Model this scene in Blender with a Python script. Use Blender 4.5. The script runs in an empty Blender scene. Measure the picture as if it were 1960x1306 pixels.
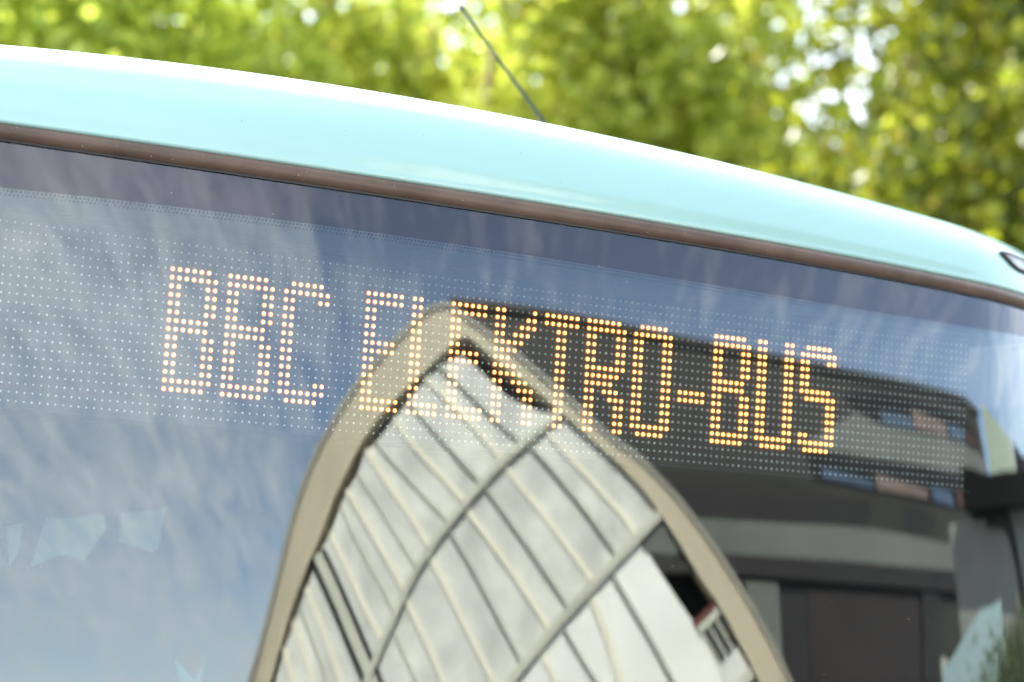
import bpy, math, random, json
from mathutils import Vector, Matrix, noise
R = math.radians
scene = bpy.context.scene
COL = scene.collection

# ------------------------------------------------------------------ camera
CAM = Vector((-0.81698, -2.52102, 2.38334))
cam_d = bpy.data.cameras.new('camera'); cam = bpy.data.objects.new('camera', cam_d); COL.objects.link(cam)
rt = Vector((0.88126036, -0.46924532, 0.05647127)); dn = Vector((0.10270067, 0.07349439, -0.99199352)); fw = Vector((0.46133799, 0.88000421, 0.1129595))
m = Matrix.Identity(4)
for i in range(3):
    m[i][0] = rt[i]; m[i][1] = -dn[i]; m[i][2] = -fw[i]; m[i][3] = CAM[i]
cam.matrix_world = m
cam_d.sensor_width = 36.0
cam_d.lens = 3866.946 / 1960 * 36
cam_d.clip_start = 0.05; cam_d.clip_end = 3000
cam_d.dof.use_dof = True; cam_d.dof.focus_distance = 2.64; cam_d.dof.aperture_fstop = 3.0
scene.camera = cam

# ------------------------------------------------------------------ world, sun, exposure
SUN_EL, SUN_AZ = R(47), R(-24)          # azimuth measured from +Y towards +X
sun_dir = Vector((math.sin(SUN_AZ) * math.cos(SUN_EL), math.cos(SUN_AZ) * math.cos(SUN_EL), math.sin(SUN_EL)))
world = bpy.data.worlds.new('World'); scene.world = world; world.use_nodes = True
nt = world.node_tree; nt.nodes.clear()
def N(t, nt_=None, **kw):
    n = (nt_ or nt).nodes.new(t)
    for k, v in kw.items(): setattr(n, k, v)
    return n
out = N('ShaderNodeOutputWorld'); bg = N('ShaderNodeBackground'); bg.inputs['Strength'].default_value = 0.10
sky = N('ShaderNodeTexSky'); sky.sky_type = 'NISHITA'; sky.sun_disc = False
sky.sun_elevation = SUN_EL; sky.sun_rotation = SUN_AZ; sky.altitude = 900; sky.air_density = 1.0; sky.dust_density = 0.0; sky.ozone_density = 1.5
tc = N('ShaderNodeTexCoord')
sep = N('ShaderNodeSeparateXYZ'); nt.links.new(tc.outputs['Generated'], sep.inputs[0])
mx = N('ShaderNodeMath', operation='MAXIMUM'); nt.links.new(sep.outputs['Z'], mx.inputs[0]); mx.inputs[1].default_value = 0.0
ad = N('ShaderNodeMath', operation='ADD'); nt.links.new(mx.outputs[0], ad.inputs[0]); ad.inputs[1].default_value = 0.32
dv = N('ShaderNodeVectorMath', operation='DIVIDE'); nt.links.new(tc.outputs['Generated'], dv.inputs[0])
cmb = N('ShaderNodeCombineXYZ')
for i in range(3): nt.links.new(ad.outputs[0], cmb.inputs[i])
nt.links.new(cmb.outputs[0], dv.inputs[1])
mp = N('ShaderNodeMapping'); mp.inputs['Location'].default_value = (3.1, 1.7, 0); mp.inputs['Rotation'].default_value = (0, 0, R(35)); mp.inputs['Scale'].default_value = (1.0, 1.35, 0.0)
nt.links.new(dv.outputs[0], mp.inputs['Vector'])
n1 = N('ShaderNodeTexNoise'); n1.inputs['Scale'].default_value = 1.3; n1.inputs['Detail'].default_value = 3; n1.inputs['Roughness'].default_value = 0.5
n2 = N('ShaderNodeTexNoise'); n2.inputs['Scale'].default_value = 14.0; n2.inputs['Detail'].default_value = 7; n2.inputs['Roughness'].default_value = 0.68; n2.inputs['Distortion'].default_value = 0.6
mp2 = N('ShaderNodeMapping'); mp2.inputs['Location'].default_value = (1.1, 0.4, 0); mp2.inputs['Scale'].default_value = (1.7, 0.42, 0.0)
mp3 = N('ShaderNodeMapping'); mp3.inputs['Rotation'].default_value = (0, 0, R(163)); nt.links.new(dv.outputs[0], mp3.inputs['Vector']); nt.links.new(mp3.outputs[0], mp2.inputs['Vector'])
nt.links.new(mp.outputs[0], n1.inputs['Vector']); nt.links.new(mp2.outputs[0], n2.inputs['Vector'])
m1 = N('ShaderNodeMath', operation='MULTIPLY_ADD'); nt.links.new(n1.outputs['Fac'], m1.inputs[0]); m1.inputs[1].default_value = 0.50
m2 = N('ShaderNodeMath', operation='MULTIPLY'); nt.links.new(n2.outputs['Fac'], m2.inputs[0]); m2.inputs[1].default_value = 0.92
nt.links.new(m2.outputs[0], m1.inputs[2])
rp = N('ShaderNodeValToRGB'); rp.color_ramp.elements[0].position = 0.42; rp.color_ramp.elements[1].position = 0.93; rp.color_ramp.elements[0].color = (0.13, 0.13, 0.13, 1)
gap = N('ShaderNodeVectorMath', operation='DOT_PRODUCT'); nt.links.new(tc.outputs['Generated'], gap.inputs[0]); gap.inputs[1].default_value = (0.668, -0.60, 0.44)
gm = N('ShaderNodeMapRange', interpolation_type='SMOOTHSTEP'); nt.links.new(gap.outputs['Value'], gm.inputs['Value'])
for k_, v_ in (('From Min', 0.66), ('From Max', 0.95), ('To Min', 0.0), ('To Max', -0.30)): gm.inputs[k_].default_value = v_
m3 = N('ShaderNodeMath', operation='ADD'); nt.links.new(m1.outputs[0], m3.inputs[0]); nt.links.new(gm.outputs[0], m3.inputs[1])
nt.links.new(m3.outputs[0], rp.inputs['Fac'])
mixc = N('ShaderNodeMix', data_type='RGBA'); nt.links.new(rp.outputs['Color'], mixc.inputs['Factor'])
CLOUD = 6.8
nt.links.new(sky.outputs[0], mixc.inputs[6]); mixc.inputs[7].default_value = (CLOUD * 0.94, CLOUD * 0.98, CLOUD * 1.03, 1)
nt.links.new(mixc.outputs[2], bg.inputs['Color']); nt.links.new(bg.outputs[0], out.inputs['Surface'])

sl = bpy.data.lights.new('sun', 'SUN'); so = bpy.data.objects.new('sun', sl); COL.objects.link(so)
sl.energy = 4.2; sl.angle = R(0.5); sl.color = (1.0, 0.95, 0.87)
so.rotation_euler = sun_dir.to_track_quat('Z', 'Y').to_euler(); so.location = (0, 0, 30)
vs = scene.view_settings; vs.view_transform = 'Standard'; vs.look = 'None'; vs.gamma = 1.0; vs.use_curve_mapping = False
vs.exposure = 2.5
scene.cycles.use_denoising = True
scene.cycles.max_bounces = 10; scene.cycles.transparent_max_bounces = 24
scene.cycles.sample_clamp_indirect = 6.0
try: scene.cycles.use_adaptive_sampling = False
except Exception: pass

# ------------------------------------------------------------------ materials
MATS = {}
def mat(name):
    mt = bpy.data.materials.new(name); mt.use_nodes = True; MATS[name] = mt
    return mt, mt.node_tree, mt.node_tree.nodes['Principled BSDF']
def plain(name, col, rough=0.6, var=0.12, scale=6.0, metal=0.0, coat=0.0, bump=0.0, spec=0.5, detail=4.0, coord='Object'):
    mt, t, b = mat(name)
    b.inputs['Roughness'].default_value = rough; b.inputs['Metallic'].default_value = metal
    b.inputs['Coat Weight'].default_value = coat; b.inputs['Specular IOR Level'].default_value = spec
    c = t.nodes.new('ShaderNodeTexCoord'); nz = t.nodes.new('ShaderNodeTexNoise'); nz.inputs['Scale'].default_value = scale; nz.inputs['Detail'].default_value = detail
    t.links.new(c.outputs[coord], nz.inputs['Vector'])
    r = t.nodes.new('ShaderNodeValToRGB'); r.color_ramp.elements[0].position = 0.3; r.color_ramp.elements[1].position = 0.7
    r.color_ramp.elements[0].color = (*[v * (1 - var) for v in col], 1); r.color_ramp.elements[1].color = (*[min(1, v * (1 + var)) for v in col], 1)
    t.links.new(nz.outputs['Fac'], r.inputs['Fac']); t.links.new(r.outputs['Color'], b.inputs['Base Color'])
    if bump:
        bp = t.nodes.new('ShaderNodeBump'); bp.inputs['Strength'].default_value = bump; bp.inputs['Distance'].default_value = 0.01
        t.links.new(nz.outputs['Fac'], bp.inputs['Height']); t.links.new(bp.outputs[0], b.inputs['Normal'])
    return mt
def glass_mat(name, ior, tint, trans, rough=0.0):
    mt = bpy.data.materials.new(name); mt.use_nodes = True; t = mt.node_tree; t.nodes.clear()
    o = t.nodes.new('ShaderNodeOutputMaterial'); mxs = t.nodes.new('ShaderNodeMixShader'); f = t.nodes.new('ShaderNodeFresnel'); f.inputs['IOR'].default_value = ior
    ge = t.nodes.new('ShaderNodeNewGeometry'); mi = t.nodes.new('ShaderNodeMix'); mi.inputs[2].default_value = ior; mi.inputs[3].default_value = 1 / ior   # same reflectance from both sides of the thin sheet
    t.links.new(ge.outputs['Backfacing'], mi.inputs[0]); t.links.new(mi.outputs[0], f.inputs['IOR'])
    tr = t.nodes.new('ShaderNodeBsdfTransparent'); tr.inputs['Color'].default_value = (*trans, 1)
    gl = t.nodes.new('ShaderNodeBsdfGlossy'); gl.inputs['Color'].default_value = (*tint, 1); gl.inputs['Roughness'].default_value = rough
    t.links.new(f.outputs[0], mxs.inputs[0]); t.links.new(tr.outputs[0], mxs.inputs[1]); t.links.new(gl.outputs[0], mxs.inputs[2]); t.links.new(mxs.outputs[0], o.inputs['Surface'])
    MATS[name] = mt; return mt

M_PAINT = plain('turquoise_paint', (0.285, 0.47, 0.435), 0.22, 0.02, 3.0, coat=0.5)
M_PAINTW = plain('white_paint', (0.72, 0.74, 0.74), 0.3, 0.02, 3.0, coat=0.4)
M_RUBBER = plain('brown_rubber', (0.085, 0.055, 0.038), 0.42, 0.32, 16.0, bump=0.15, spec=0.35)  # warm building reflection put into the brown base; mottling is grime
M_BLACK = plain('black_trim', (0.012, 0.012, 0.013), 0.5, 0.1, 10)
M_FRIT = plain('ceramic_frit', (0.010, 0.008, 0.012), 0.6, 0.08, 20, spec=0.0)
M_BOARD = plain('display_board', (0.018, 0.018, 0.018), 0.7, 0.1, 40, spec=0.1)
M_DARK = plain('dark_interior', (0.02, 0.02, 0.022), 0.8, 0.1, 4, spec=0.1)
M_LENS = plain('pale_led_lens', (0.52, 0.55, 0.56), 0.35, 0.03, 60)  # glint on each unlit dome tip put into the pale colour
M_CHROME = plain('lamp_reflector', (0.36, 0.36, 0.37), 0.4, 0.6, 55, metal=0.6, bump=0.5)
M_DUST = plain('pale_dust', (0.30, 0.26, 0.20), 0.9, 0.1, 200)
M_TEAL = plain('dim_teal', (0.02, 0.10, 0.10), 0.4, 0.05, 12)
M_GLASS = glass_mat('windscreen_glass', 1.78, (1.0, 1.0, 1.0), (0.93, 0.95, 0.95))
M_GLASS2 = glass_mat('windscreen_inner_glass', 1.72, (0.84, 1.0, 0.97), (0.88, 0.93, 0.92))
M_LAMPG = glass_mat('lamp_cover_glass', 1.5, (1, 1, 1), (0.95, 0.95, 0.95))
mt, t, b = mat('amber_led'); b.inputs['Base Color'].default_value = (0.8, 0.4, 0.1, 1)
b.inputs['Emission Color'].default_value = (1.0, 0.40, 0.085, 1); b.inputs['Emission Strength'].default_value = 2.2
M_LED = mt
mt, t, b = mat('amber_led_halo'); b.inputs['Base Color'].default_value = (0.25, 0.10, 0.03, 1)  # faintly glowing disc added for the halo round each lit dot
b.inputs['Emission Color'].default_value = (1.0, 0.26, 0.03, 1); b.inputs['Emission Strength'].default_value = 0.10
M_LEDHALO = mt
M_STONE = plain('beige_cladding', (0.50, 0.43, 0.305), 0.55, 0.06, 0.6)
M_STONE2 = plain('beige_soffit', (0.33, 0.22, 0.15), 0.7, 0.1, 0.6)
M_TRIM = plain('dark_trim', (0.30, 0.28, 0.23), 0.5, 0.12, 0.8)  # darker than the rim, for its outer edge
M_TRIM2 = plain('pale_trim', (0.56, 0.49, 0.34), 0.5, 0.08, 0.8)
M_PANE = plain('cloud_mottled_glazing', (0.72, 0.70, 0.63), 0.18, 0.2, 0.8, coat=0.3, detail=2.0)  # pale tone and mottling carry the reflected sky and clouds in the colour
M_PANE2 = plain('white_panel', (0.92, 0.89, 0.82), 0.2, 0.08, 0.4, coat=0.3, detail=2.0)  # lower panes' sky reflection put into the white; louvres share it
M_MULL = plain('grey_green_metal', (0.42, 0.42, 0.35), 0.45, 0.12, 1.0)
M_TRANS = plain('grey_beige_metal', (0.57, 0.55, 0.45), 0.5, 0.1, 0.5)
M_REFL = plain('cream_reflection', (0.86, 0.80, 0.64), 0.5, 0.04, 1.0)  # for bars that stand in for mullions reflected in the glass
M_GAP = plain('dark_joint', (0.012, 0.012, 0.010), 0.8, 0.1, 2.0, spec=0.1)
M_GBASE = plain('grey_metal_cladding', (0.033, 0.031, 0.026), 0.55, 0.18, 0.10, spec=0.3)
M_GBAND = plain('grey_light_band', (0.13, 0.135, 0.122), 0.5, 0.15, 0.12, spec=0.3)
M_GDARK = plain('dark_strip', (0.025, 0.022, 0.022), 0.5, 0.12, 0.15, spec=0.3)
M_WDARK = plain('near_black', (0.012, 0.012, 0.011), 0.6, 0.1, 1.0, spec=0.1)
M_WBLUE = plain('sky_blue_window', (0.055, 0.085, 0.14), 0.10, 0.25, 0.3)  # reflected sky blue put into the glass colour
M_WPINK = plain('pinkish_curtain', (0.145, 0.105, 0.09), 0.7, 0.15, 0.5)
M_WRED = plain('dark_red_curtain', (0.06, 0.03, 0.025), 0.7, 0.15, 0.5)
M_SHUT = plain('brown_grey_shutter', (0.030, 0.024, 0.023), 0.55, 0.15, 0.2, spec=0.3)
M_RED = plain('red_brown_beam', (0.14, 0.035, 0.02), 0.6, 0.1, 0.5)
M_PALEG = plain('pale_green_render', (0.46, 0.52, 0.40), 0.7, 0.1, 0.4)
M_SIDE = plain('light_grey_render', (0.27, 0.28, 0.255), 0.6, 0.15, 0.3)
M_PALEB = plain('pale_blue_panel', (0.36, 0.47, 0.48), 0.5, 0.08, 0.8)
M_BARK = plain('bark', (0.10, 0.07, 0.045), 0.9, 0.25, 9.0, bump=0.6)
M_ASPH = plain('asphalt', (0.05, 0.05, 0.052), 0.9, 0.2, 40.0, bump=0.2)
def leaf_mat(name, c1, c2, c3):
    mt = bpy.data.materials.new(name); mt.use_nodes = True; t = mt.node_tree; t.nodes.clear()
    o = t.nodes.new('ShaderNodeOutputMaterial'); g = t.nodes.new('ShaderNodeNewGeometry'); r = t.nodes.new('ShaderNodeValToRGB')
    e = r.color_ramp.elements; e[0].color = (*c1, 1); e[1].color = (*c2, 1); x = e.new(0.5); x.color = (*[(a + b_) / 2 for a, b_ in zip(c1, c2)], 1)
    e[2].position = 0.93; y = e.new(1.0); y.color = (*c3, 1)
    t.links.new(g.outputs['Random Per Island'], r.inputs['Fac'])
    d = t.nodes.new('ShaderNodeBsdfDiffuse'); tl = t.nodes.new('ShaderNodeBsdfTranslucent'); mxs = t.nodes.new('ShaderNodeMixShader'); mxs.inputs[0].default_value = 0.5
    gl = t.nodes.new('ShaderNodeBsdfGlossy'); gl.inputs['Roughness'].default_value = 0.35; gl.inputs['Color'].default_value = (1, 1, 1, 1)
    m2_ = t.nodes.new('ShaderNodeMixShader'); m2_.inputs[0].default_value = 0.025
    t.links.new(r.outputs[0], d.inputs[0]); t.links.new(r.outputs[0], tl.inputs[0])
    t.links.new(d.outputs[0], mxs.inputs[1]); t.links.new(tl.outputs[0], mxs.inputs[2])
    t.links.new(mxs.outputs[0], m2_.inputs[1]); t.links.new(gl.outputs[0], m2_.inputs[2]); t.links.new(m2_.outputs[0], o.inputs[0])
    return mt
M_LEAF = [leaf_mat('yellow_green_leaf', (0.28, 0.35, 0.03), (0.62, 0.65, 0.11), (0.30, 0.20, 0.03)),
          leaf_mat('mid_green_leaf', (0.25, 0.34, 0.03), (0.60, 0.67, 0.11), (0.24, 0.20, 0.03)),
          leaf_mat('olive_leaf', (0.075, 0.105, 0.008), (0.26, 0.29, 0.02), (0.16, 0.13, 0.03))]

M_LEAF.append(leaf_mat('dull_green_leaf', (0.07, 0.10, 0.045), (0.16, 0.21, 0.09), (0.10, 0.12, 0.05)))
# ------------------------------------------------------------------ helpers
def tag(o, label=None, cat=None, group=None, kind=None):
    for k, v in (('label', label), ('category', cat), ('group', group), ('kind', kind)):
        if v: o[k] = v
    return o
def empty(name, loc=(0, 0, 0), rz=0.0):
    o = bpy.data.objects.new(name, None); COL.objects.link(o); o.location = loc; o.rotation_euler = (0, 0, rz); return o
def mesh_obj(name, vs_, fs_, mt, parent=None, smooth=False):
    me = bpy.data.meshes.new(name); me.from_pydata([tuple(v) for v in vs_], [], fs_); me.update()
    if smooth: me.polygons.foreach_set('use_smooth', [True] * len(me.polygons))
    me.materials.append(mt)
    o = bpy.data.objects.new(name, me); COL.objects.link(o)
    if parent is not None: o.parent = parent
    return o
def chaikin(P, n=2):
    for _ in range(n):
        Q = [P[0]]
        for a, b_ in zip(P[:-1], P[1:]):
            Q += [[a[0] * .75 + b_[0] * .25, a[1] * .75 + b_[1] * .25], [a[0] * .25 + b_[0] * .75, a[1] * .25 + b_[1] * .75]]
        Q.append(P[-1]); P = Q
    return P
def resample(P, n):
    L = [0]
    for a, b_ in zip(P[:-1], P[1:]): L.append(L[-1] + math.hypot(b_[0] - a[0], b_[1] - a[1]))
    res = []; j = 0
    for i in range(n):
        s = L[-1] * i / (n - 1)
        while j < len(P) - 2 and L[j + 1] < s: j += 1
        f = (s - L[j]) / max(1e-9, L[j + 1] - L[j])
        res.append([P[j][0] + (P[j + 1][0] - P[j][0]) * f, P[j][1] + (P[j + 1][1] - P[j][1]) * f])
    return res
# local facade frame: x = along the facade, y = towards the bus, z = up
def ribbon(name, A, B, y0, y1, mt, parent, close=False):
    """solid between two polylines A and B (same count) from depth y0 to y1"""
    n = len(A); V = []
    for a, b_ in zip(A, B): V += [(a[0], y0, a[1]), (a[0], y1, a[1]), (b_[0], y0, b_[1]), (b_[0], y1, b_[1])]
    Fc = []
    for i in range(n - 1):
        k, l = 4 * i, 4 * i + 4
        Fc += [(k + 1, k + 3, l + 3, l + 1), (k, l, l + 2, k + 2), (k, k + 1, l + 1, l), (k + 2, l + 2, l + 3, k + 3)]
    Fc += [(0, 2, 3, 1), (4 * n - 4, 4 * n - 3, 4 * n - 1, 4 * n - 2)]
    return mesh_obj(name, V, Fc, mt, parent)
def bar(name, P, w, y0, y1, mt, parent, n=10, taper=None):
    P = resample(chaikin(P), n); A = []; B = []
    for i, p in enumerate(P):
        a = P[max(0, i - 1)]; b_ = P[min(n - 1, i + 1)]
        dx, dz = b_[0] - a[0], b_[1] - a[1]; L = math.hypot(dx, dz) or 1
        nx, nz = -dz / L * w / 2, dx / L * w / 2
        A.append((p[0] + nx, p[1] + nz)); B.append((p[0] - nx, p[1] - nz))
    return ribbon(name, A, B, y0, y1, mt, parent)
def offset(P, d):
    Q = []
    for i, p in enumerate(P):
        a = P[max(0, i - 1)]; b_ = P[min(len(P) - 1, i + 1)]
        dx, dz = b_[0] - a[0], b_[1] - a[1]; L = math.hypot(dx, dz) or 1
        Q.append([p[0] - dz / L * d, p[1] + dx / L * d])
    return Q
def prism(name, P, y0, y1, mt, parent):
    n = len(P); V = [(p[0], y0, p[1]) for p in P] + [(p[0], y1, p[1]) for p in P]
    Fc = [tuple(range(n)), tuple(range(2 * n - 1, n - 1, -1))] + [(i, n + i, n + (i + 1) % n, (i + 1) % n) for i in range(n)]
    o = mesh_obj(name, V, Fc, mt, parent)
    import bmesh
    bm = bmesh.new(); bm.from_mesh(o.data); bmesh.ops.triangulate(bm, faces=[f for f in bm.faces if len(f.verts) > 4]); bmesh.ops.recalc_face_normals(bm, faces=bm.faces); bm.to_mesh(o.data); bm.free()
    return o
def box(name, lo, hi, mt, parent=None):
    x0, y0, z0 = lo; x1, y1, z1 = hi
    V = [(x0, y0, z0), (x1, y0, z0), (x1, y1, z0), (x0, y1, z0), (x0, y0, z1), (x1, y0, z1), (x1, y1, z1), (x0, y1, z1)]
    return mesh_obj(name, V, [(3, 2, 1, 0), (4, 5, 6, 7), (0, 1, 5, 4), (1, 2, 6, 5), (2, 3, 7, 6), (3, 0, 4, 7)], mt, parent)
def tube(name, pts, radii, mt, parent=None, seg=10):
    V = []; Fc = []; n = len(pts)
    pts = [Vector(p) for p in pts]
    for i, p in enumerate(pts):
        d = (pts[min(n - 1, i + 1)] - pts[max(0, i - 1)]).normalized()
        a = d.orthogonal().normalized(); b_ = d.cross(a)
        for k in range(seg):
            an = 2 * math.pi * k / seg; V.append(p + (a * math.cos(an) + b_ * math.sin(an)) * radii[i])
    for i in range(n - 1):
        for k in range(seg):
            k2 = (k + 1) % seg; Fc.append((i * seg + k, i * seg + k2, (i + 1) * seg + k2, (i + 1) * seg + k))
    Fc += [tuple(range(seg - 1, -1, -1)), tuple((n - 1) * seg + k for k in range(seg))]
    return mesh_obj(name, V, Fc, mt, parent, smooth=True)

# ------------------------------------------------------------------ ground
tag(box('ground', (-900, -900, -0.5), (900, 900, 0.0), M_ASPH), kind='structure')

# ------------------------------------------------------------------ the bus
Z0 = 2.75
GX, GY, GZ = 0.45, -0.20, Z0 - 0.10
RH, RV, TT = 3.2, 4.5, math.tan(R(10))
def glass(x, z):
    dx = x - GX; dz = z - GZ; c = max(0.0, dx - 0.85); c2 = max(0.0, -dx - 0.95)
    return GY + dx * dx / (2 * RH) + dz * TT + dz * dz / (2 * RV) + 0.55 * (c * c + c2 * c2)
def gnorm(x, z):
    e = 1e-4
    return Vector(((glass(x + e, z) - glass(x - e, z)) / (2 * e), -1.0, (glass(x, z + e) - glass(x, z - e)) / (2 * e))).normalized()
def gp(x, z, off=0.0): return Vector((x, glass(x, z), z)) + gnorm(x, z) * off
def z_lo(x): return -0.0055 * x**3 + 0.0259 * x**2 - 0.0263 * x + 2.8606
def z_hi(x): return -0.0010 * x**3 + 0.0167 * x**2 - 0.0220 * x + 2.8853
def z_fr(x):
    x = max(-0.5, x); return 0.0186 * x**3 - 0.0184 * x**2 - 0.0093 * x + 2.8098
bus = empty('city_bus', (0.45, 0, 0))
tag(bus, 'turquoise city bus with curved windscreen and amber dot matrix destination display', 'bus')
inv = Matrix.Translation((-0.45, 0, 0))
def bp(v): return (v[0] - 0.45, v[1], v[2])
def bmesh_(name, V, Fc, mt, parent=bus, smooth=False): return mesh_obj(name, [bp(v) for v in V], Fc, mt, parent, smooth)
def grid(nx, nz, fn):
    V = [fn(i / (nx - 1), j / (nz - 1)) for j in range(nz) for i in range(nx)]
    Fc = [(j * nx + i, j * nx + i + 1, (j + 1) * nx + i + 1, (j + 1) * nx + i) for j in range(nz - 1) for i in range(nx - 1)]
    return V, Fc
XL, XR = -0.80, 1.72
lx = lambda a: XL + (XR - XL) * a
V, Fc = grid(220, 150, lambda a, c: gp(lx(a), 1.05 + (z_lo(lx(a)) + 0.012 - 1.05) * c))
ws = bmesh_('windscreen', V, Fc, M_GLASS, smooth=True)
V, Fc = grid(220, 150, lambda a, c: gp(lx(a), 1.05 + (z_fr(lx(a)) - 0.0005 - 1.05) * c, -0.004))
bmesh_('inner_pane', V, Fc, M_GLASS2, ws, True)
V, Fc = grid(140, 6, lambda a, c: gp(lx(a), z_fr(lx(a)) + (z_lo(lx(a)) + 0.010 - z_fr(lx(a))) * c, -0.004))
bmesh_('frit_band', V, Fc, M_FRIT, ws, True)
for xa, xb in ((XL, -0.74), (1.50, XR)):
    V, Fc = grid(16, 40, lambda a, c: gp(xa + (xb - xa) * a, 1.05 + (z_fr(xa) - 0.002 - 1.05) * c, -0.006))
    bmesh_('side_frit', V, Fc, M_FRIT, ws, True)
V = []; Fc = []
nd = int(1.70 / 0.0050)
for row, (dz, rr) in enumerate(((-0.0035, 0.00125), (-0.0085, 0.0010))):
    for k in range(nd):
        x = -0.34 + k * 0.0050 + (0.0025 if row else 0)
        if x > 1.35: continue
        z = z_fr(x) + dz; b0 = len(V)
        for q in range(6):
            an = math.pi / 3 * q; V.append(gp(x + rr * math.cos(an), z + rr * math.sin(an), -0.0025))
        Fc.append(tuple(range(b0, b0 + 6)))
tag(bmesh_('frit_dots', V, Fc, M_FRIT, ws), kind='stuff')
# rubber seal round the top of the glass
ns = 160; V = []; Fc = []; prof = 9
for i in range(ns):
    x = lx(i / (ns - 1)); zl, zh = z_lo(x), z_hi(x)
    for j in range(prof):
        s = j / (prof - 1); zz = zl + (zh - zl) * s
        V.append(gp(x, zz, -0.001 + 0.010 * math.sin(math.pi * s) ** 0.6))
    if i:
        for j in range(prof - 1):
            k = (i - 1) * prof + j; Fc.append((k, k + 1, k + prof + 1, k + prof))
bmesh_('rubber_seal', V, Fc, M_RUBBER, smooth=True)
V = []; Fc = []
for i in range(ns):
    x = lx(i / (ns - 1)); zl = z_lo(x)
    V += [gp(x, zl - 0.0016, 0.0), gp(x, zl - 0.0014, 0.002), gp(x, zl + 0.001, 0.003), gp(x, zl + 0.001, 0.0)]
    if i:
        k = 4 * (i - 1)
        for j in range(3): Fc.append((k + j, k + j + 1, k + j + 5, k + j + 4))
bmesh_('seal_gap_shade', V, Fc, M_BLACK)  # black strip put along the seal's foot for its shadow gap
# roof fairing
PR = [(0.012, -0.010), (0.002, -0.004), (0, 0), (0.0008, 0.006), (.004, .03), (.016, .066), (.037, .098), (.068, .120), (.12, .136), (.21, .147), (.36, .156), (.65, .168), (1.2, .178)]
def sc_(x):
    x = min(1.55, max(-0.45, x)); return 0.0060 * x**4 + 0.1540 * x**3 - 0.5355 * x**2 + 0.2882 * x + 0.9758
def pcat(P, n):
    res = []
    for i in range(len(P) - 1):
        p0, p1, p2, p3 = P[max(0, i - 1)], P[i], P[i + 1], P[min(len(P) - 1, i + 2)]
        for k in range(n):
            t_ = k / n
            res.append(tuple(0.5 * (2 * b_ + (c - a) * t_ + (2 * a - 5 * b_ + 4 * c - d) * t_ * t_ + (3 * b_ - a - 3 * c + d) * t_**3) for a, b_, c, d in zip(p0, p1, p2, p3)))
    res.append(P[-1]); return res
PD = pcat(PR, 5)
def roof_pt(x, b_, u):
    z = z_hi(x) + 0.0015; n = gnorm(x, z); h = Vector((n.x, n.y, 0)).normalized()
    s = sc_(x); q = gp(x, z, 0.006) - h * b_ * s + Vector((0, 0, u * s))
    if b_ > 0.3:   # the flanks run straight back instead of crossing
        f = (b_ - 0.3) / 0.9
        h2 = Vector((h.x * (1 - f), -1, 0)).normalized(); q = gp(x, z, 0.006) - h * 0.3 * s - h2 * (b_ - 0.3) * s + Vector((0, 0, u * s))
    return q
V = []; Fc = []; npf = len(PD)
for i in range(ns):
    x = lx(i / (ns - 1))
    for b_, u in PD: V.append(roof_pt(x, b_, u))
    if i:
        for j in range(npf - 1):
            k = (i - 1) * npf + j; Fc.append((k, k + 1, k + npf + 1, k + npf))
bmesh_('roof_fairing', V, Fc, M_PAINT, smooth=True)
# roof, side walls, rear, front panel, floor
Y1 = 11.6
def bbox(name, lo, hi, mt, parent=bus): return box(name, bp(lo), bp(hi), mt, parent)
bbox('roof', (-0.80, 0.75, 2.90), (1.70, Y1, 3.02), M_PAINT)
for s_, x in ((-1, -0.82), (1, 1.68)):
    sw = bbox('side_wall', (x, 0.30, 0.35), (x + 0.04, Y1, 2.92), M_PAINT)
    for k in range(6):
        bbox('side_window', (x - 0.004 if s_ < 0 else x + 0.036, 1.0 + k * 1.7, 1.15), (x + 0.004 if s_ < 0 else x + 0.044, 2.55 + k * 1.7, 2.6), M_BLACK, sw)
for x in (-0.765, 1.655): bbox('wall_lining', (x, 0.12, 0.36), (x + 0.01, 1.7, 2.84), M_DARK)
bbox('rear_wall', (-0.80, Y1 - 0.04, 0.35), (1.70, Y1, 2.92), M_PAINT)
bbox('floor', (-0.80, 0.1, 0.32), (1.70, Y1, 0.36), M_DARK)
V, Fc = grid(60, 8, lambda a, c: gp(lx(a), 0.30 + 0.75 * c))
bmesh_('front_panel', V, Fc, M_PAINT, smooth=True)
bbox('cab_ceiling', (-0.78, 0.12, 2.83), (1.60, 1.6, 2.87), M_DARK)
bbox('cab_bulkhead', (-0.76, 1.6, 0.4), (1.66, 1.64, 2.86), M_DARK)
bbox('dashboard', (-0.7, 0.10, 0.36), (1.55, 0.55, 1.25), M_DARK)
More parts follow.
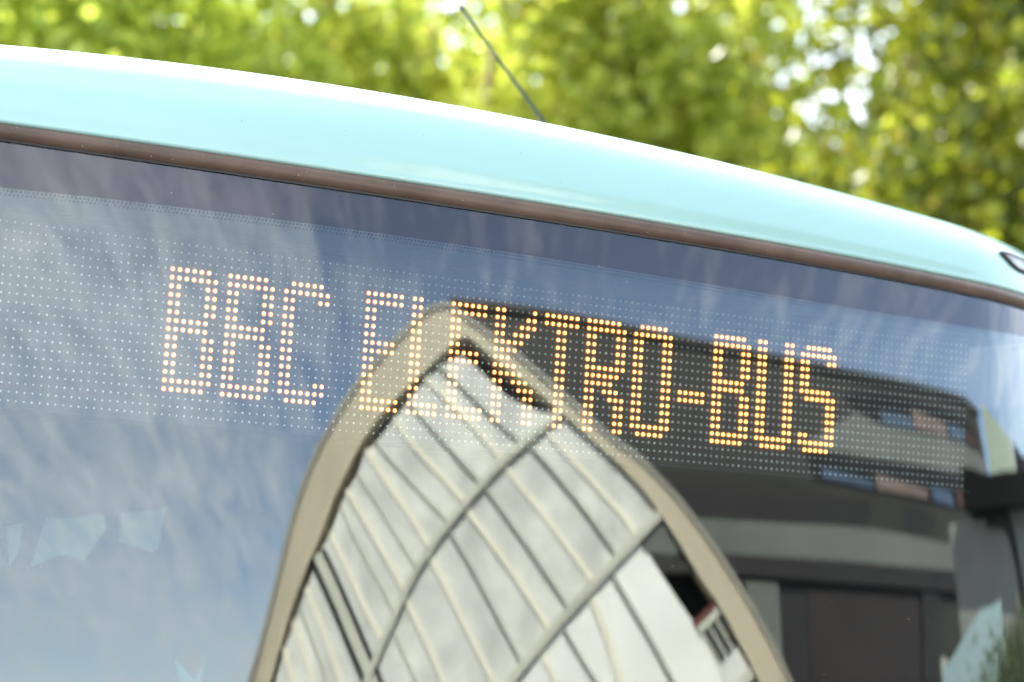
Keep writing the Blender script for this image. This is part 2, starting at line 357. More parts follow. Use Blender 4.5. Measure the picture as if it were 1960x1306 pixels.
# destination display
disp = empty('destination_display', bp((0.4, 0, Z0))); disp.parent = bus
disp['label'] = 'wide dot matrix display showing BBC ELEKTRO-BUS in amber'
PX, PZ = 0.01, 0.0112353
def dp(v): return (v[0] - 0.4, v[1], v[2] - Z0)
zt, zb = Z0 + 3.7 * PZ, Z0 - 17.62 * PZ
box('housing', dp((-0.50, 0.0025, zb)), dp((1.3375, 0.10, zt + 0.02)), M_BOARD, disp)
box('shade_lip', dp((-0.50, -0.034, zt + 0.004)), dp((1.3375, 0.0020, zt + 0.010)), M_BOARD, disp)  # lip added to keep light off the top rows of dots
box('bottom_rail', dp((-0.50, -0.012, zb - 0.004)), dp((1.3375, 0.10, zb - 0.0005)), M_DARK, disp)
FONT = {
 'B': ['111111.', '1111111', '11...11', '11...11', '11...11', '11...11', '111111.', '111111.', '11...11', '11...11', '11...11', '11...11', '11...11', '1111111', '111111.'],
 'C': ['.11111.', '1111111', '11...11'] + ['11.....'] * 9 + ['11...11', '1111111', '.11111.'],
 'E': ['111111', '111111'] + ['11....'] * 4 + ['11111.', '11111.'] + ['11....'] * 5 + ['111111', '111111'],
 'L': ['11...'] * 13 + ['11111', '11111'],
 'K': ['11....1', '11...11', '11..111', '11.111.', '11111..', '1111...', '111....', '1111...', '11111..', '11.111.', '11..111', '11...11', '11...11', '11...11', '11...11'],
 'T': ['111111', '111111'] + ['..11..'] * 13,
 'R': ['111111.', '1111111', '11...11', '11...11', '11...11', '11...11', '1111111', '111111.', '11111..', '11.111.', '11..111', '11...11', '11...11', '11...11', '11...11'],
 'O': ['.11111.', '1111111'] + ['11...11'] * 11 + ['1111111', '.11111.'],
 '-': ['.....'] * 8 + ['11111', '11111'] + ['.....'] * 5,
 'U': ['11...11'] * 13 + ['1111111', '.11111.'],
 'S': ['.11111.', '1111111', '11...11', '11.....', '11.....', '11.....', '111111.', '.111111'] + ['.....11'] * 4 + ['11...11', '1111111', '.11111.']}
TEXT = [('B', 0), ('B', 8), ('C', 16), ('E', 28), ('L', 35), ('E', 41), ('K', 48), ('T', 56), ('R', 63), ('O', 71), ('-', 79), ('B', 85), ('U', 93), ('S', 101)]
lit = set()
def dome(V, Fc, c, r, rows=2, seg=8, h=0.8):
    b0 = len(V); x, y, z = c
    for j in range(rows):
        a = math.pi / 2 * j / rows
        for k in range(seg):
            an = 2 * math.pi * k / seg; V.append((x + r * math.cos(a) * math.cos(an), y - r * h * math.sin(a), z + r * math.cos(a) * math.sin(an)))
    V.append((x, y - r * h, z))
    for j in range(rows - 1):
        for k in range(seg):
            k2 = (k + 1) % seg; Fc.append((b0 + j * seg + k, b0 + j * seg + k2, b0 + (j + 1) * seg + k2, b0 + (j + 1) * seg + k))
    t0 = b0 + rows * seg
    for k in range(seg): Fc.append((b0 + (rows - 1) * seg + k, b0 + (rows - 1) * seg + (k + 1) % seg, t0))
def led_pos(c, r): return (c * PX, 0.0005, Z0 - r * PZ)
rl_ = random.Random(5)
for ch, c0 in TEXT:
    V = []; Fc = []; VR = []; FR = []
    for r_, line in enumerate(FONT[ch]):
        for c_, v in enumerate(line):
            if v == '1':
                lit.add((c0 + c_, r_)); p = led_pos(c0 + c_, r_); dome(V, Fc, dp(p), 0.00215 * rl_.uniform(0.96, 1.05), 3, 10)
                kc = len(VR); q = dp((p[0], 0.0016, p[2]))
                for an_ in range(12): VR.append((q[0] + 0.0038 * math.cos(an_ * math.pi / 6), q[1], q[2] + 0.0038 * math.sin(an_ * math.pi / 6)))
                FR.append(tuple(range(kc, kc + 12)))
    n0 = len(Fc); Fc += [tuple(i + len(V) for i in f) for f in FR]; V += VR
    o = mesh_obj('lit_letter' if ch != '-' else 'lit_hyphen', V, Fc, M_LED, disp, True)
    o.data.materials.append(M_LEDHALO)
    for i_ in range(n0, len(Fc)): o.data.polygons[i_].material_index = 1
    o['label'] = ('letter %s in lit amber dots' % ch) if ch != '-' else 'hyphen in lit amber dots'
V = []; Fc = []
for c_ in range(-45, 134):
    for r_ in range(-3, 18):
        if (c_, r_) not in lit: dome(V, Fc, dp(led_pos(c_, r_)), 0.0016 * rl_.uniform(0.85, 1.15), 2, 6)
tag(mesh_obj('unlit_leds', V, Fc, M_LENS, disp, True), kind='stuff')
# antenna
def prof_at(u):
    for (b0, u0), (b1, u1) in zip(PD[5:-1], PD[6:]):
        if u0 <= u <= u1: return b0 + (b1 - b0) * (u - u0) / max(1e-9, u1 - u0)
    return PD[-1][0]
A0 = Vector((0.8216, 0.9, 3.4581)); A1 = Vector((1.0244, 0.9, 3.2536)); AD = (A1 - A0)
ap = [A0 + AD * f for f in (0.0, 0.04, 0.05, 0.30, 0.31, 0.33, 0.62, 0.63, 0.65, 1.0, 1.9)]
ant = tube('antenna', [bp(p) for p in ap], [0.0034, 0.0044, 0.0032, 0.0034, 0.0046, 0.0035, 0.0036, 0.0048, 0.0038, 0.0042, 0.005], M_BLACK, bus, 8)
tube('antenna_foot', [bp(A0 + AD * 1.86), bp(A0 + AD * 2.02)], [0.016, 0.024], M_BLACK, ant, 12)
# side marker light at the corner of the roof fairing
LAMP = [(1.403, .0765), (1.50, .0745), (1.60, .071), (1.625, .056), (1.585, .043), (1.475, .0425), (1.435, .047), (1.412, .060)]
LC = (1.51, 0.059)
def lamp_outline(t_):
    n = len(LAMP); f = t_ * n; i = int(f) % n; f -= int(f)
    p0, p1, p2, p3 = (LAMP[(i + k) % n] for k in (-1, 0, 1, 2))
    return [0.5 * (2 * b_ + (c - a) * f + (2 * a - 5 * b_ + 4 * c - d) * f * f + (3 * b_ - a - 3 * c + d) * f**3) for a, b_, c, d in zip(p0, p1, p2, p3)]
def lamp_pt(a, f, off):
    q = lamp_outline(a / (2 * math.pi)); x = LC[0] + (q[0] - LC[0]) * f; u = LC[1] + (q[1] - LC[1]) * f
    n = (gnorm(x, 2.9) + Vector((0, 0, 0.4))).normalized()
    return roof_pt(x, prof_at(u), u) + n * off
def lamp_ring(name, rings, mt, parent, seg=40, cap=True):
    V = []; Fc = []
    for f, off_ in rings:
        for k in range(seg): V.append(lamp_pt(2 * math.pi * k / seg, f, off_))
    for j in range(len(rings) - 1):
        for k in range(seg): Fc.append((j * seg + k, j * seg + (k + 1) % seg, (j + 1) * seg + (k + 1) % seg, (j + 1) * seg + k))
    if cap: Fc.append(tuple((len(rings) - 1) * seg + k for k in range(seg)))
    return bmesh_(name, V, Fc, mt, parent, True)
ml = lamp_ring('marker_light', [(1.0, -0.002), (1.0, 0.004), (0.95, 0.006), (0.89, 0.005), (0.88, 0.0015), (0.0, 0.0015)], M_BLACK, bus, cap=False)
lamp_ring('reflector', [(0.87, 0.0015), (0.6, 0.003), (0.45, 0.0018), (0.3, 0.003), (0.05, 0.002)], M_CHROME, ml)
lamp_ring('lens', [(0.89, 0.004), (0.6, 0.0065), (0.3, 0.008), (0.02, 0.0085)], M_LAMPG, ml)
# teal plates made up for the dim teal patches showing through the glass
for poly in [[(0.011, 2.409), (0.038, 2.415), (0.034, 2.368), (0.021, 2.343)], [(0.073, 2.425), (0.173, 2.439), (0.178, 2.416), (0.144, 2.36), (0.112, 2.368), (0.087, 2.361), (0.056, 2.345)], [(0.201, 2.442), (0.277, 2.455), (0.271, 2.387), (0.262, 2.38), (0.202, 2.397)], [(0.316, 2.203), (0.352, 2.167), (0.368, 2.204), (0.36, 2.136), (0.336, 2.135)]]:
    prism('teal_plate', [(p[0] - 0.45, p[1]) for p in poly], 0.80, 0.812, M_TEAL, bus)

# dust and insect specks on glass, seal and paint
rs = random.Random(9); V = []; Fc = []
def speck(c, n, r):
    a = n.orthogonal().normalized(); b_ = n.cross(a); k = len(V); m_ = 6
    for q in range(m_):
        an = 2 * math.pi * q / m_; rr = r * rs.uniform(0.6, 1.2); V.append(c + a * math.cos(an) * rr + b_ * math.sin(an) * rr)
    V.append(c + n * r * 0.4)
    for q in range(m_): Fc.append((k + q, k + (q + 1) % m_, k + m_))
for _ in range(70):
    x = rs.uniform(-0.35, 1.5); z = rs.uniform(2.1, 2.84); speck(gp(x, z, 0.0002), gnorm(x, z), rs.uniform(0.0004, 0.0009))
for _ in range(40):
    x = rs.uniform(-0.35, 1.55); s_ = rs.uniform(0.15, 0.85); z = z_lo(x) + (z_hi(x) - z_lo(x)) * s_; speck(gp(x, z, 0.0004 + 0.010 * math.sin(math.pi * s_) ** 0.6), gnorm(x, z), rs.uniform(0.0004, 0.0010))
tag(bmesh_('dust_specks', V, Fc, M_DUST), kind='stuff')
V = []; Fc = []
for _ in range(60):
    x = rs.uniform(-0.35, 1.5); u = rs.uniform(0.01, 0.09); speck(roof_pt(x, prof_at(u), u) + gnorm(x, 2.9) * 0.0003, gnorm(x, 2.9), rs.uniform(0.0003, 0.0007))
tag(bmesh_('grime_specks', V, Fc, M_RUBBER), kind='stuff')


# ------------------------------------------------------------------ the glazed gable building facing the bus
G_ = json.loads('''{"RIM_OUT":[[-7.6,3.25],[-7.15,4.78],[-6.68,6.26],[-6.17,7.82],[-5.64,9.41],[-4.92,10.82],[-4.12,11.8],[-3.55,12.47],[-2.67,13.21],[-1.7,13.91],[-0.88,14.47],[-0.13,14.85],[0.2,14.88],[0.53,14.75],[0.9,14.4],[1.83,13.74],[2.73,13.06],[3.64,12.31],[4.54,11.58],[5.77,10.57],[6.59,10.17],[7.22,9.63],[8.04,8.96],[8.87,8.07],[9.78,7.1],[10.45,6.33],[11.13,5.49],[12.08,4.31],[12.99,3.1]],"RIM_IN":[[-6.96,3.25],[-6.47,4.77],[-6.27,5.41],[-5.79,6.71],[-5.27,7.72],[-4.88,8.34],[-4.32,9.47],[-3.73,10.36],[-3.48,10.71],[-2.69,11.61],[-1.76,12.27],[-0.83,12.85],[-0.03,13.37],[0.53,13.77],[0.73,13.85],[0.98,13.75],[1.32,13.44],[1.77,13.05],[2.62,12.44],[3.29,11.95],[4.01,11.36],[4.88,10.66],[5.88,9.91],[6.71,9.18],[7.22,8.6],[7.98,7.62],[8.53,6.91],[9.13,6.34],[9.81,5.42],[10.55,4.54],[11.57,3.14]],"SHELL":[[-6.76,3.25],[-6.34,4.77],[-6.12,5.42],[-5.64,6.67],[-5.11,7.73],[-4.72,8.36],[-4.14,9.49],[-3.59,10.31],[-3.33,10.63],[-2.58,11.54],[-1.65,12.14],[-0.7,12.72],[0.08,13.18],[0.61,13.33],[0.86,13.09],[1.3,12.71],[1.87,12.08],[2.56,11.74],[3.33,11.44],[4.52,10.81],[5.65,10.01],[6.53,9.21],[7.07,8.59],[7.97,7.57],[8.59,6.84],[9.25,6.18],[9.83,5.33],[10.58,4.43],[11.39,3.15]],"U":[["d",[[-0.28,13.03],[0.37,12.45],[1.38,11.47],[2.27,10.72],[2.54,10.61]]],["c",[[-0.8,12.73],[0.12,11.85],[1.11,10.83],[1.68,10.2]]],["d",[[-1.52,12.08],[-1.06,11.59],[-0.35,10.82],[0.18,10.25],[0.82,9.62]]],["c",[[-2.03,11.64],[-1.58,10.97],[-0.79,10.18],[0.09,9.31],[0.41,9.06]]],["t",[[-2.73,11.03],[-2.47,10.67],[-1.55,9.78],[-0.53,8.8],[-0.28,8.61]]],["c",[[-3.11,10.81],[-2.45,9.91],[-1.7,8.94],[-1.21,8.22],[-1.03,7.98]]],["t",[[-3.45,10.2],[-2.68,9.14],[-1.93,8.05],[-1.52,7.49]]],["c",[[-3.84,9.75],[-3.06,8.6],[-2.39,7.6],[-1.96,6.93]]],["t",[[-4.09,9.34],[-3.44,8.14],[-2.76,7.12],[-2.31,6.35]]],["c",[[-4.46,8.62],[-3.81,7.47],[-3.22,6.42],[-2.7,5.61]]],["w",[[-4.89,8.06],[-4.35,7.09],[-3.69,5.84],[-3.17,4.9],[-2.43,3.66]]],["c",[[-5.31,7.2],[-4.85,6.29],[-4.27,5.06],[-3.55,3.55]]],["t",[[-5.53,6.73],[-5.06,5.76],[-4.56,4.68],[-4.06,3.49]]],["c",[[-5.74,6.33],[-5.32,5.36],[-4.95,4.42],[-4.52,3.43]]],["c",[[-6.04,5.66],[-5.75,4.84],[-5.52,4.17],[-5.27,3.37]]]],"M":[["c",[[3.29,10.96],[3.85,10.4],[4.88,9.44],[6.02,8.4],[6.16,8.14]]],["d",[[2.65,10.59],[3.4,9.82],[4.23,8.96],[5.24,7.8],[5.44,7.55]]],["c",[[1.67,10.08],[2.4,9.28],[3.22,8.36],[4.19,7.32],[4.54,6.89]]],["d",[[0.89,9.57],[1.77,8.51],[2.58,7.52],[3.46,6.46],[3.68,6.21]]],["c",[[0.19,9.07],[1.01,8.09],[1.83,7.11],[2.66,6.11],[3.02,5.6]]],["d",[[-0.43,8.52],[0.33,7.41],[1.15,6.13],[1.91,4.99],[2.06,4.83]]],["c",[[-1.13,7.88],[-0.41,6.71],[0.25,5.64],[0.9,4.62],[1.43,3.77]]],["c",[[-1.95,6.77],[-1.52,6.03],[-1.1,5.3],[-0.78,4.71],[-0.21,3.68]]],["t",[[-2.44,6.06],[-2.01,5.32],[-1.59,4.6],[-0.98,3.57]]]],"L":[["o",[[5.12,7.22],[5.74,6.38],[6.43,5.51],[7.22,4.46],[7.98,3.37]]],["k",[[4.35,6.68],[4.83,5.7],[5.23,4.68],[5.74,3.31]]],["d",[[3.28,5.94],[3.67,5.42],[4.04,4.96],[4.44,4.5],[5.27,3.32]]],["c",[[2.53,5.34],[2.86,4.81],[3.2,4.23],[3.72,3.35]]]],"UTOP":[[0.6,13.27],[1.3,12.71],[1.87,12.08],[2.56,11.74],[3.28,11.46],[3.8,11.38]],"ULOW":[[-6.34,4.77],[-6.45,4.32],[-6.6,3.79],[-6.76,3.25]],"MTOP":[[3.94,11.37],[4.93,10.91],[5.99,10.2],[6.81,9.21],[7.2,8.62]],"MLOW":[[-3.05,4.9],[-2.7,4.37],[-2.35,3.85],[-2.09,3.46]],"LTOP":[[6.41,7.95],[6.86,7.29],[7.67,6.35],[8.33,5.7],[8.99,4.82],[9.46,4.08],[10.06,3.19]],"LLOW":[[1.62,4.65],[1.87,4.2],[2.13,3.76],[2.39,3.38]],"T1":[[3.97,11.44],[3.21,11.04],[2.33,10.58],[1.46,10.05],[0.88,9.62],[0.19,9.11],[-0.42,8.62],[-0.99,8.07],[-1.57,7.49],[-2.03,6.84],[-2.44,6.15],[-2.88,5.42],[-3.21,4.85],[-3.47,4.19],[-3.72,3.49]],"T2":[[7.2,8.6],[6.12,7.94],[5.07,7.28],[4.16,6.67],[3.35,6.11],[2.53,5.47],[1.8,4.9],[1.35,4.47],[0.65,3.54]],"LOG":{"void":[[7.19,8.57],[8.01,7.65],[8.57,6.93],[9.16,6.36],[9.85,5.44],[10.69,4.43],[11.62,3.14],[10.27,3.18],[8.99,4.82],[8.33,5.7],[7.67,6.35],[6.86,7.29],[6.41,7.95],[5.25,7.21],[5.03,7.31]],"soffit":[[7.19,8.55],[8.01,7.65],[7.56,7.55],[6.47,7.63],[6.26,7.98]],"beam":[[6.68,7.57],[7.76,7.52],[8.1,7.31],[8.38,7.09],[7.06,7.12]],"redbeam":[[8.1,5.88],[9.15,6.43],[9.26,6.32],[8.23,5.75]],"rail":[[8.23,5.72],[9.26,6.3],[9.42,6.16],[8.38,5.57]],"balus":[[8.38,5.57],[9.42,6.16],[10.17,5.23],[9.05,4.78]],"louvre":[[9.01,4.79],[9.82,5.21],[10.23,4.92],[10.37,4.56],[9.47,4.2]],"sill":[[9.48,4.3],[10.48,4.84],[10.73,4.63],[9.72,4.07]]},"ROOF":[[4.44,22.14],[6.21,21.84],[10.79,21.55],[15.33,21.18],[20.32,20.74],[25.47,20.69],[31.01,20.69],[38.39,20.92],[49.72,21.63],[55.19,21.91],[56.81,21.75],[57.91,20.95],[61.44,20.38],[58.59,18.09],[55.9,15.95],[54.8,14.04],[52.93,10.16],[50.13,5.68],[49.74,3.82]],"GB":{"A":[[35.23,19.66],[38.81,20.21],[43.12,20.51],[48.6,20.7],[53.93,20.7],[55.53,19.96],[55.4,18.81],[52.84,19.06],[47.46,18.81],[42.06,18.54],[38.98,18.52],[36.58,18.89]],"A1":[[39.67,19.24],[43.88,19.41],[43.97,18.73],[39.7,18.63]],"A2":[[44.49,19.95],[49.83,19.79],[49.81,19.0],[44.21,18.87]],"A3":[[50.34,19.86],[53.32,19.81],[52.95,19.23],[50.35,19.13]],"A4":[[53.8,20.05],[54.92,19.69],[55.11,19.02],[53.41,19.32]],"B":[[29.8,16.49],[35.54,16.51],[42.35,16.75],[51.32,17.07],[52.31,16.22],[52.24,15.0],[45.37,14.86],[40.05,14.86],[34.91,14.87],[30.5,14.95]],"B1":[[31.28,15.55],[36.93,15.34],[36.89,14.92],[31.34,15.11]],"B2":[[37.48,15.76],[44.49,15.56],[44.49,15.06],[37.41,14.97]],"B3":[[45.16,15.79],[48.6,15.76],[48.77,15.02],[45.14,15.06]],"B4":[[49.47,16.01],[51.71,15.86],[51.88,15.08],[49.35,15.07]],"C":[[16.86,14.11],[21.42,13.97],[27.27,14.05],[32.38,14.19],[36.41,14.35],[35.55,12.97],[31.96,12.88],[26.92,12.73],[21.14,12.65],[18.73,12.68]],"C2":[[40.45,14.47],[43.58,14.47],[45.4,14.19],[44.78,13.55],[43.04,13.21],[40.07,13.15]],"D":[[20.68,11.06],[26.52,11.07],[31.47,11.13],[38.69,11.2],[48.76,11.43],[53.94,11.46],[53.03,10.39],[48.33,10.33],[38.37,10.18],[31.22,10.15],[26.33,10.16],[20.92,10.23]],"E":[[21.3,10.15],[31.21,10.08],[44.3,10.25],[43.06,5.66],[33.11,5.7],[25.66,5.78]],"E1":[[22.87,10.06],[25.68,10.05],[25.48,5.78],[24.79,5.78]],"E2":[[28.41,10.04],[40.6,10.16],[39.79,5.72],[28.04,5.77]],"E3":[[41.33,10.17],[43.96,10.19],[43.07,5.71],[40.5,5.72]]},"RT":{"tower":[[-2.6,9.18],[-1.74,8.95],[-0.27,8.51],[1.08,7.98],[1.21,7.6],[0.4,7.24],[-3.89,8.06]],"canopy":[[-4.67,8.54],[-4.31,8.4],[-3.61,7.97],[2.35,6.8],[1.82,6.33],[-2.68,7.11],[-4.43,7.52],[-4.52,7.88]],"wall":[[-4.43,7.52],[-2.68,7.11],[1.82,6.33],[0.63,5.01],[-2.39,5.37],[-4.9,5.66]],"band":[[-4.32,7.41],[-1.22,6.82],[0.15,5.81],[0.77,5.18],[0.63,5.01],[-2.31,5.5],[-4.03,6.46]],"block":[[1.47,7.89],[2.38,7.61],[2.99,7.29],[2.35,6.8],[0.56,7.16]]},"BL":{"panel":[[0.87,3.99],[1.16,3.89],[1.17,3.57],[0.49,3.31],[-0.25,2.94],[-0.21,3.46],[0.3,3.8]],"blue":[[1.11,4.03],[2.21,3.83],[2.31,3.42],[1.22,3.53],[1.14,3.8]],"brown":[[2.25,3.89],[3.94,3.63],[3.6,3.03],[2.28,3.36]],"shrub":[[0.88,3.22],[0.04,3.11],[3.12,3.13]]}}''')
def facade(name, phi, D, label, cat):
    f = R(phi); n = Vector((math.sin(f), -math.cos(f), 0))
    return tag(empty(name, (CAM.x + n.x * D, CAM.y + n.y * D, 0), f), label, cat)
gab = facade('gable_building', 28, 22, 'pale building with a pointed curved gable, beige rim and pale glass strips', 'building')
ro = [[-9.6, 0]] + G_['RIM_OUT'][1:-1] + [[14.9, 0]]
ri = [[-8.7, 0]] + G_['RIM_IN'][1:-1] + [[13.6, 0]]
ro = resample(chaikin(ro), 80); ri = resample(chaikin(ri), 80)
ribbon('gable_rim', ro, ri, -0.55, 0.12, M_STONE, gab)
ribbon('rim_trim', offset(ro, 0.03), offset(ro, -0.13), -0.5, 0.19, M_TRIM, gab)
ribbon('rim_trim', offset(ri, 0.10), offset(ri, -0.02), -0.5, 0.15, M_TRIM2, gab)
ro2 = offset(ro, -0.14)
ribbon('roof', ro2, offset(ro, -0.45), -16.0, -0.56, M_STONE, gab)
shell = [[-8.4, 0]] + chaikin(G_['SHELL'][1:-1], 1) + [[13.4, 0]]
vo = G_['LOG']['void']
prism('gable_wall', [[-9.2, 0]] + ri[1:-1] + [[14.2, 0]], -16.0, -0.9, M_GAP, gab)
NS = 7
SEQ = []
def panes(items, top, low, mt, n=NS, first=None):
    Ls = [resample(top, n)] + [resample(chaikin(l), n) for k, l in items] + [resample(low, n)]
    for i, (a, b_) in enumerate(zip(Ls[:-1], Ls[1:])):
        ribbon('pane', a, b_, -0.5, -0.05 - 0.012 * (i % 3), first if (first and i == 0) else mt, gab)
    for k, l in items:
        if k == 'd': bar('mullion', l, 0.10, -0.3, 0.06, M_MULL, gab)
        elif k == 't': bar('mullion', l, 0.08, -0.3, 0.01, M_TRANS, gab)
        elif k == 'o': bar('mullion', l, 0.13, -0.3, 0.05, M_MULL, gab)
        elif k == 'c': bar('mullion_reflection', l, 0.19, -0.3, 0.0, M_REFL, gab)  # raised cream bars painted in for the mullions' reflections
        elif k == 'k': bar('mullion_reflection', l, 0.26, -0.3, 0.0, M_REFL, gab)
        elif k == 'w':
            q = bar('wide_mullion', l, 0.42, -0.3, 0.05, M_TRANS, gab)
            for s_ in (-1, 1):
                bar('edge_strip', offset(l, 0.23 * s_), 0.12, -0.3, 0.08, M_GAP, q)
prism('base_glazing', [[-8.1, 0], [-7.0, 3.3], [12.4, 3.3], [13.4, 0]], -0.55, -0.32, M_PANE, gab)
bar('transom', [[-7.1, 3.2], [2.0, 3.2], [12.5, 3.2]], 0.3, -0.3, 0.08, M_TRANS, gab)
panes(G_['U'], G_['UTOP'], G_['ULOW'], M_PANE)
panes(G_['M'], G_['MTOP'], G_['MLOW'], M_PANE)
panes(G_['L'], G_['LTOP'], G_['LLOW'], M_PANE2)
bar('transom', G_['T1'], 0.21, -0.3, 0.12, M_TRANS, gab, 16)
bar('transom', G_['T2'], 0.26, -0.3, 0.12, M_TRANS, gab, 16)
LG = G_['LOG']
lw = prism('loggia_back', LG['soffit'], -0.5, -0.02, M_GBAND, gab)
prism('beam', LG['beam'], -0.5, 0.0, M_GBASE, gab)
prism('beam', LG['redbeam'], -0.5, 0.02, M_RED, gab)
prism('rail', LG['rail'], -0.3, 0.05, M_TRANS, gab)
bl = LG['balus']
for k in range(7):
    f0, f1 = (k + 0.15) / 7, (k + 0.6) / 7
    L2 = lambda a, c, f: [a[0] + (c[0] - a[0]) * f, a[1] + (c[1] - a[1]) * f]
    ribbon('baluster', [L2(bl[0], bl[1], f0), L2(bl[3], bl[2], f0)], [L2(bl[0], bl[1], f1), L2(bl[3], bl[2], f1)], -0.3, 0.0, M_GBAND if k % 2 else M_TRANS, gab)
lo = LG['louvre']
for k in range(6):
    f0, f1 = (k + 0.05) / 6, (k + 0.85) / 6
    ribbon('louvre', [L2(lo[0], lo[1], f0), L2(lo[4], lo[3], f0)], [L2(lo[0], lo[1], f1), L2(lo[4], lo[3], f1)], -0.3, -0.03 + 0.01 * k, M_PANE2, gab)
prism('sill', LG['sill'], -0.3, 0.05, M_TRANS, gab)

# ------------------------------------------------------------------ the dark office building behind it
off = facade('office_building', 17, 35, 'dark grey flat roofed office building with strip windows behind the gable', 'building')
GBd = G_['GB']
rl = chaikin(G_['ROOF'][1:10], 1)
end = 57.0
base = rl + [[end, 21.4], [end, 0], [rl[0][0], 0]]
prism('facade', base, -14.0, 0.0, M_GBASE, off)
bar('parapet', [[p[0], p[1] + 0.05] for p in rl] + [[end + 0.3, 21.45]], 0.35, -0.5, 0.25, M_GBASE, off, 24)
for key, panes_ in (('A', 'A1 A2 A3 A4'), ('B', 'B1 B2 B3 B4')):
    w = prism('window', GBd[key], -0.2, 0.05, M_WDARK, off)  # near-black plate: dark frame plus the painted shadow along its top edge
    for pk, mt in zip(panes_.split(), (M_WBLUE, M_WPINK, M_WBLUE, M_WRED)):
        prism('pane' if mt is M_WBLUE else 'curtain', GBd[pk], 0.05, 0.09, mt, w)
def between(name, top, bot, y1, mt): return prism(name, top + bot[::-1], -0.2, y1, mt, off)
A, B, C_, D_, E_ = (GBd[k] for k in 'ABCDE')
prism('strip_band', GBd['C'], -0.2, 0.04, M_GDARK, off)
prism('strip_band', GBd['C2'], -0.2, 0.04, M_GDARK, off)
cb = C_[len(C_) // 2:][::-1]; dt = D_[:len(D_) // 2]
prism('spandrel', [[15.0, cb[0][1]]] + cb + [[end - 0.2, cb[-1][1] - 0.2]] + dt[::-1] + [[15.0, dt[0][1]]], -0.2, 0.03, M_GBAND, off)
ab = A[len(A) // 2:][::-1]; btp = B[:len(B) // 2]
prism('spandrel', ab + [[end - 0.3, ab[-1][1] - 0.3], [end - 0.3, btp[-1][1] + 0.2]] + btp[::-1], -0.2, 0.03, M_GBAND, off)
prism('ledge', GBd['D'], -0.2, 0.5, M_GDARK, off)
prism('entrance_wall', GBd['E'], -0.2, 0.05, M_GDARK, off)
prism('pier', GBd['E1'], -0.2, 0.3, M_GBAND, off)
prism('shutter', GBd['E2'], -0.2, 0.12, M_SHUT, off)
prism('pier', GBd['E3'], -0.2, 0.3, M_GDARK, off)

# ------------------------------------------------------------------ buildings to the side of the bus
side = facade('side_building', 88, 26, 'low grey building with pale green stair tower beside the office building', 'building')
prism('tower', [[-3.5, 0], [-3.5, 9.9], [-2.6, 9.5], [-1.7, 9.1], [-0.2, 8.5], [1.1, 8.0], [1.3, 7.5], [1.3, 0]], -6, 0.0, M_PALEG, side)
prism('canopy', [[-5.2, 7.5], [-5.0, 8.5], [-3.6, 8.0], [6.0, 6.3], [5.6, 5.8], [-2.7, 7.1]], -2, 1.2, M_WDARK, side)
prism('wall', [[-6.4, 0], [-6.4, 7.5], [-2.7, 7.1], [6.0, 5.9], [12.0, 5.0], [12.0, 0]], -2, 0.4, M_SIDE, side)
bar('dark_band', [[-4.3, 7.4], [-1.6, 6.9], [-0.6, 6.2], [0.1, 5.5], [0.6, 4.6]], 0.7, 0.0, 0.5, M_GBASE, side)
prism('block', [[1.35, 0], [1.35, 8.0], [3.0, 7.4], [14, 6.2], [14, 0]], -6, -0.3, M_GDARK, side)

# ------------------------------------------------------------------ vegetation
def leaf_cloud(rnd, clumps, n, size, spread):
    V = []; Fc = []
    for _ in range(n):
        c = rnd.choice(clumps); s = c[3] * spread
        p = Vector((c[0] + rnd.gauss(0, s), c[1] + rnd.gauss(0, s), c[2] + rnd.gauss(0, s * 0.75)))
        d = Vector((rnd.gauss(0, 1), rnd.gauss(0, 1), rnd.gauss(0, 0.7))).normalized(); a = d.orthogonal().normalized()
        a = (a * math.cos(6.28 * rnd.random()) + d.cross(a) * 0.9).normalized(); b_ = d.cross(a)
        L = size * (0.6 + 0.8 * rnd.random()); w = L * 0.36; k = len(V)
        V += [p - a * L * .5, p + b_ * w + d * w * .3, p + a * L * .5, p - b_ * w + d * w * .3]
        Fc += [(k, k + 1, k + 2), (k, k + 2, k + 3)]
    return V, Fc
def tree(loc, h, rx, rz, zc, n, kind, seed, label, nclump=70, size=0.11, group='trees behind the bus'):
    rnd = random.Random(seed)
    o = tag(empty('broadleaf_tree', loc), label, 'tree', group)
    cl = []
    while len(cl) < nclump:
        p = Vector((rnd.uniform(-1, 1), rnd.uniform(-1, 1), rnd.uniform(-1, 1)))
        if 0.25 < p.length < 1: cl.append((p.x * rx, p.y * rx, zc + p.z * rz, 0.30 + 0.35 * rnd.random()))
    V, Fc = leaf_cloud(rnd, cl, n, size, 0.62)
    mesh_obj('crown', V, Fc, M_LEAF[kind], o)
    tr_ = tube('trunk', [(0, 0, 0), (0.05, 0, h * .25), (-0.05, 0.04, h * .5), (0, 0, h * .85)], [0.2, 0.16, 0.12, 0.03], M_BARK, o)
    for k in range(9):
        c = cl[k * 5 % len(cl)]; z0 = zc - rz * 0.7 + 0.15 * k
        tube('limb', [(0, 0, z0), (c[0] * .5, c[1] * .5, z0 + (c[2] - z0) * .6), (c[0], c[1], c[2])], [0.06, 0.04, 0.012], M_BARK, tr_, 6)
    return o
def at_az(az, r, z=0): return (CAM.x + r * math.sin(R(az)), CAM.y + r * math.cos(R(az)), z)
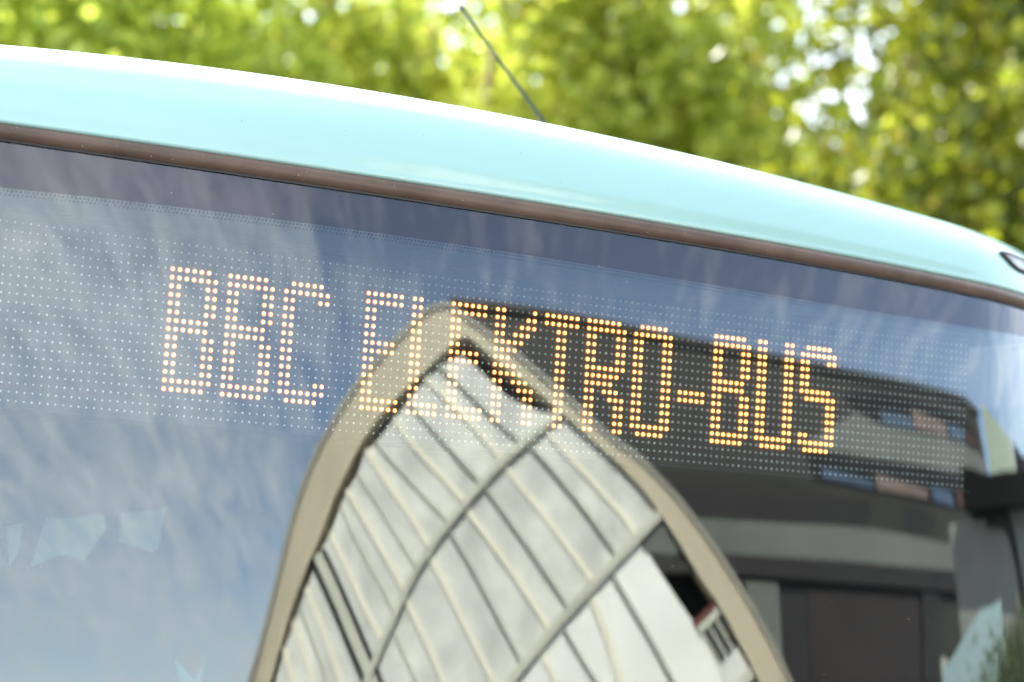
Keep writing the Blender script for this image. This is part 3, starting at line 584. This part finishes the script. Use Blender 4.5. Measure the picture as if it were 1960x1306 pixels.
T_ = [ # azimuth, distance, height, radius, rz, zc, leaves, kind, label
 (9.5, 19.0, 9.0, 2.3, 2.4, 6.6, 9000, 1, 'mid green tree above the left end of the bus roof'),
 (16.5, 18.0, 9.2, 2.2, 2.5, 6.7, 9500, 1, 'mid green tree with a few orange leaves left of the roof antenna'),
 (21.3, 20.0, 8.0, 1.5, 2.0, 6.0, 4500, 1, 'small bright green tree just left of the roof antenna'),
 (26.6, 18.5, 8.6, 1.9, 2.3, 6.4, 6500, 0, 'sunlit yellow green tree straight behind the roof antenna'),
 (31.2, 18.0, 8.4, 1.75, 2.4, 6.1, 7500, 0, 'broad yellow green tree right of the roof antenna'),
 (36.2, 20.0, 7.2, 1.6, 1.7, 5.2, 6500, 0, 'low yellow green tree under the bright gap in the leaves'),
 (44.8, 15.5, 10.4, 2.4, 3.4, 6.6, 16000, 2, 'dense dark olive tree at the right end of the row'),
 (13.0, 25.0, 10.0, 2.6, 2.8, 7.6, 7000, 2, 'dark olive tree farther back behind the left trees'),
 (30.0, 26.0, 9.6, 2.6, 2.6, 7.2, 6500, 1, 'mid green tree farther back behind the yellow green trees'),
 (23.8, 26.0, 10.4, 2.6, 2.9, 7.6, 9500, 1, 'mid green tree farther back seen left of the roof antenna'),
 (41.8, 24.0, 9.6, 1.8, 2.8, 7.0, 7500, 0, 'yellow green tree farther back beside the dense olive tree'),
]
for i, (az, r, h, rx, rz, zc, n, kind, lab) in enumerate(T_):
    tree(at_az(az, r), h, rx, rz, zc, int(n * 1.7), kind, 11 + i, lab, nclump=(110 if kind == 2 else 65), size=0.14)
nQ = Vector((math.sin(R(78)), -math.cos(R(78)), 0)); uQ = Vector((math.cos(R(78)), math.sin(R(78)), 0))
def q_at(u, back=0): v = CAM + nQ * (14 + back) + uQ * u; return (v.x, v.y, 0)
tree(q_at(2.1, 0.0), 3.9, 1.6, 0.75, 2.6, 7000, 3, 77, 'round green shrub tree reflected low in the windscreen corner', 50, 0.10, 'greenery in front of the office building')
tree(q_at(3.4, 0.6), 3.7, 0.8, 0.5, 3.0, 1500, 3, 78, 'thin brown trunked young tree beside the round green shrub tree', 30, 0.12, 'greenery in front of the office building')
pb = tag(empty('site_hoarding', q_at(0.5, 1.2), R(78)), 'pale blue slanted hoarding panel standing beside the green shrub tree', 'hoarding')
prism('panel', [[-0.9, 0], [-0.9, 3.3], [0.3, 4.0], [1.2, 4.05], [1.4, 0]], -0.05, 0.05, M_PALEB, pb)
prism('post', [[-0.95, 0], [-0.95, 3.5], [-0.8, 3.5], [-0.8, 0]], -0.15, -0.055, M_MULL, pb)
prism('post', [[1.2, 0], [1.2, 3.5], [1.35, 3.5], [1.35, 0]], -0.15, -0.055, M_MULL, pb)
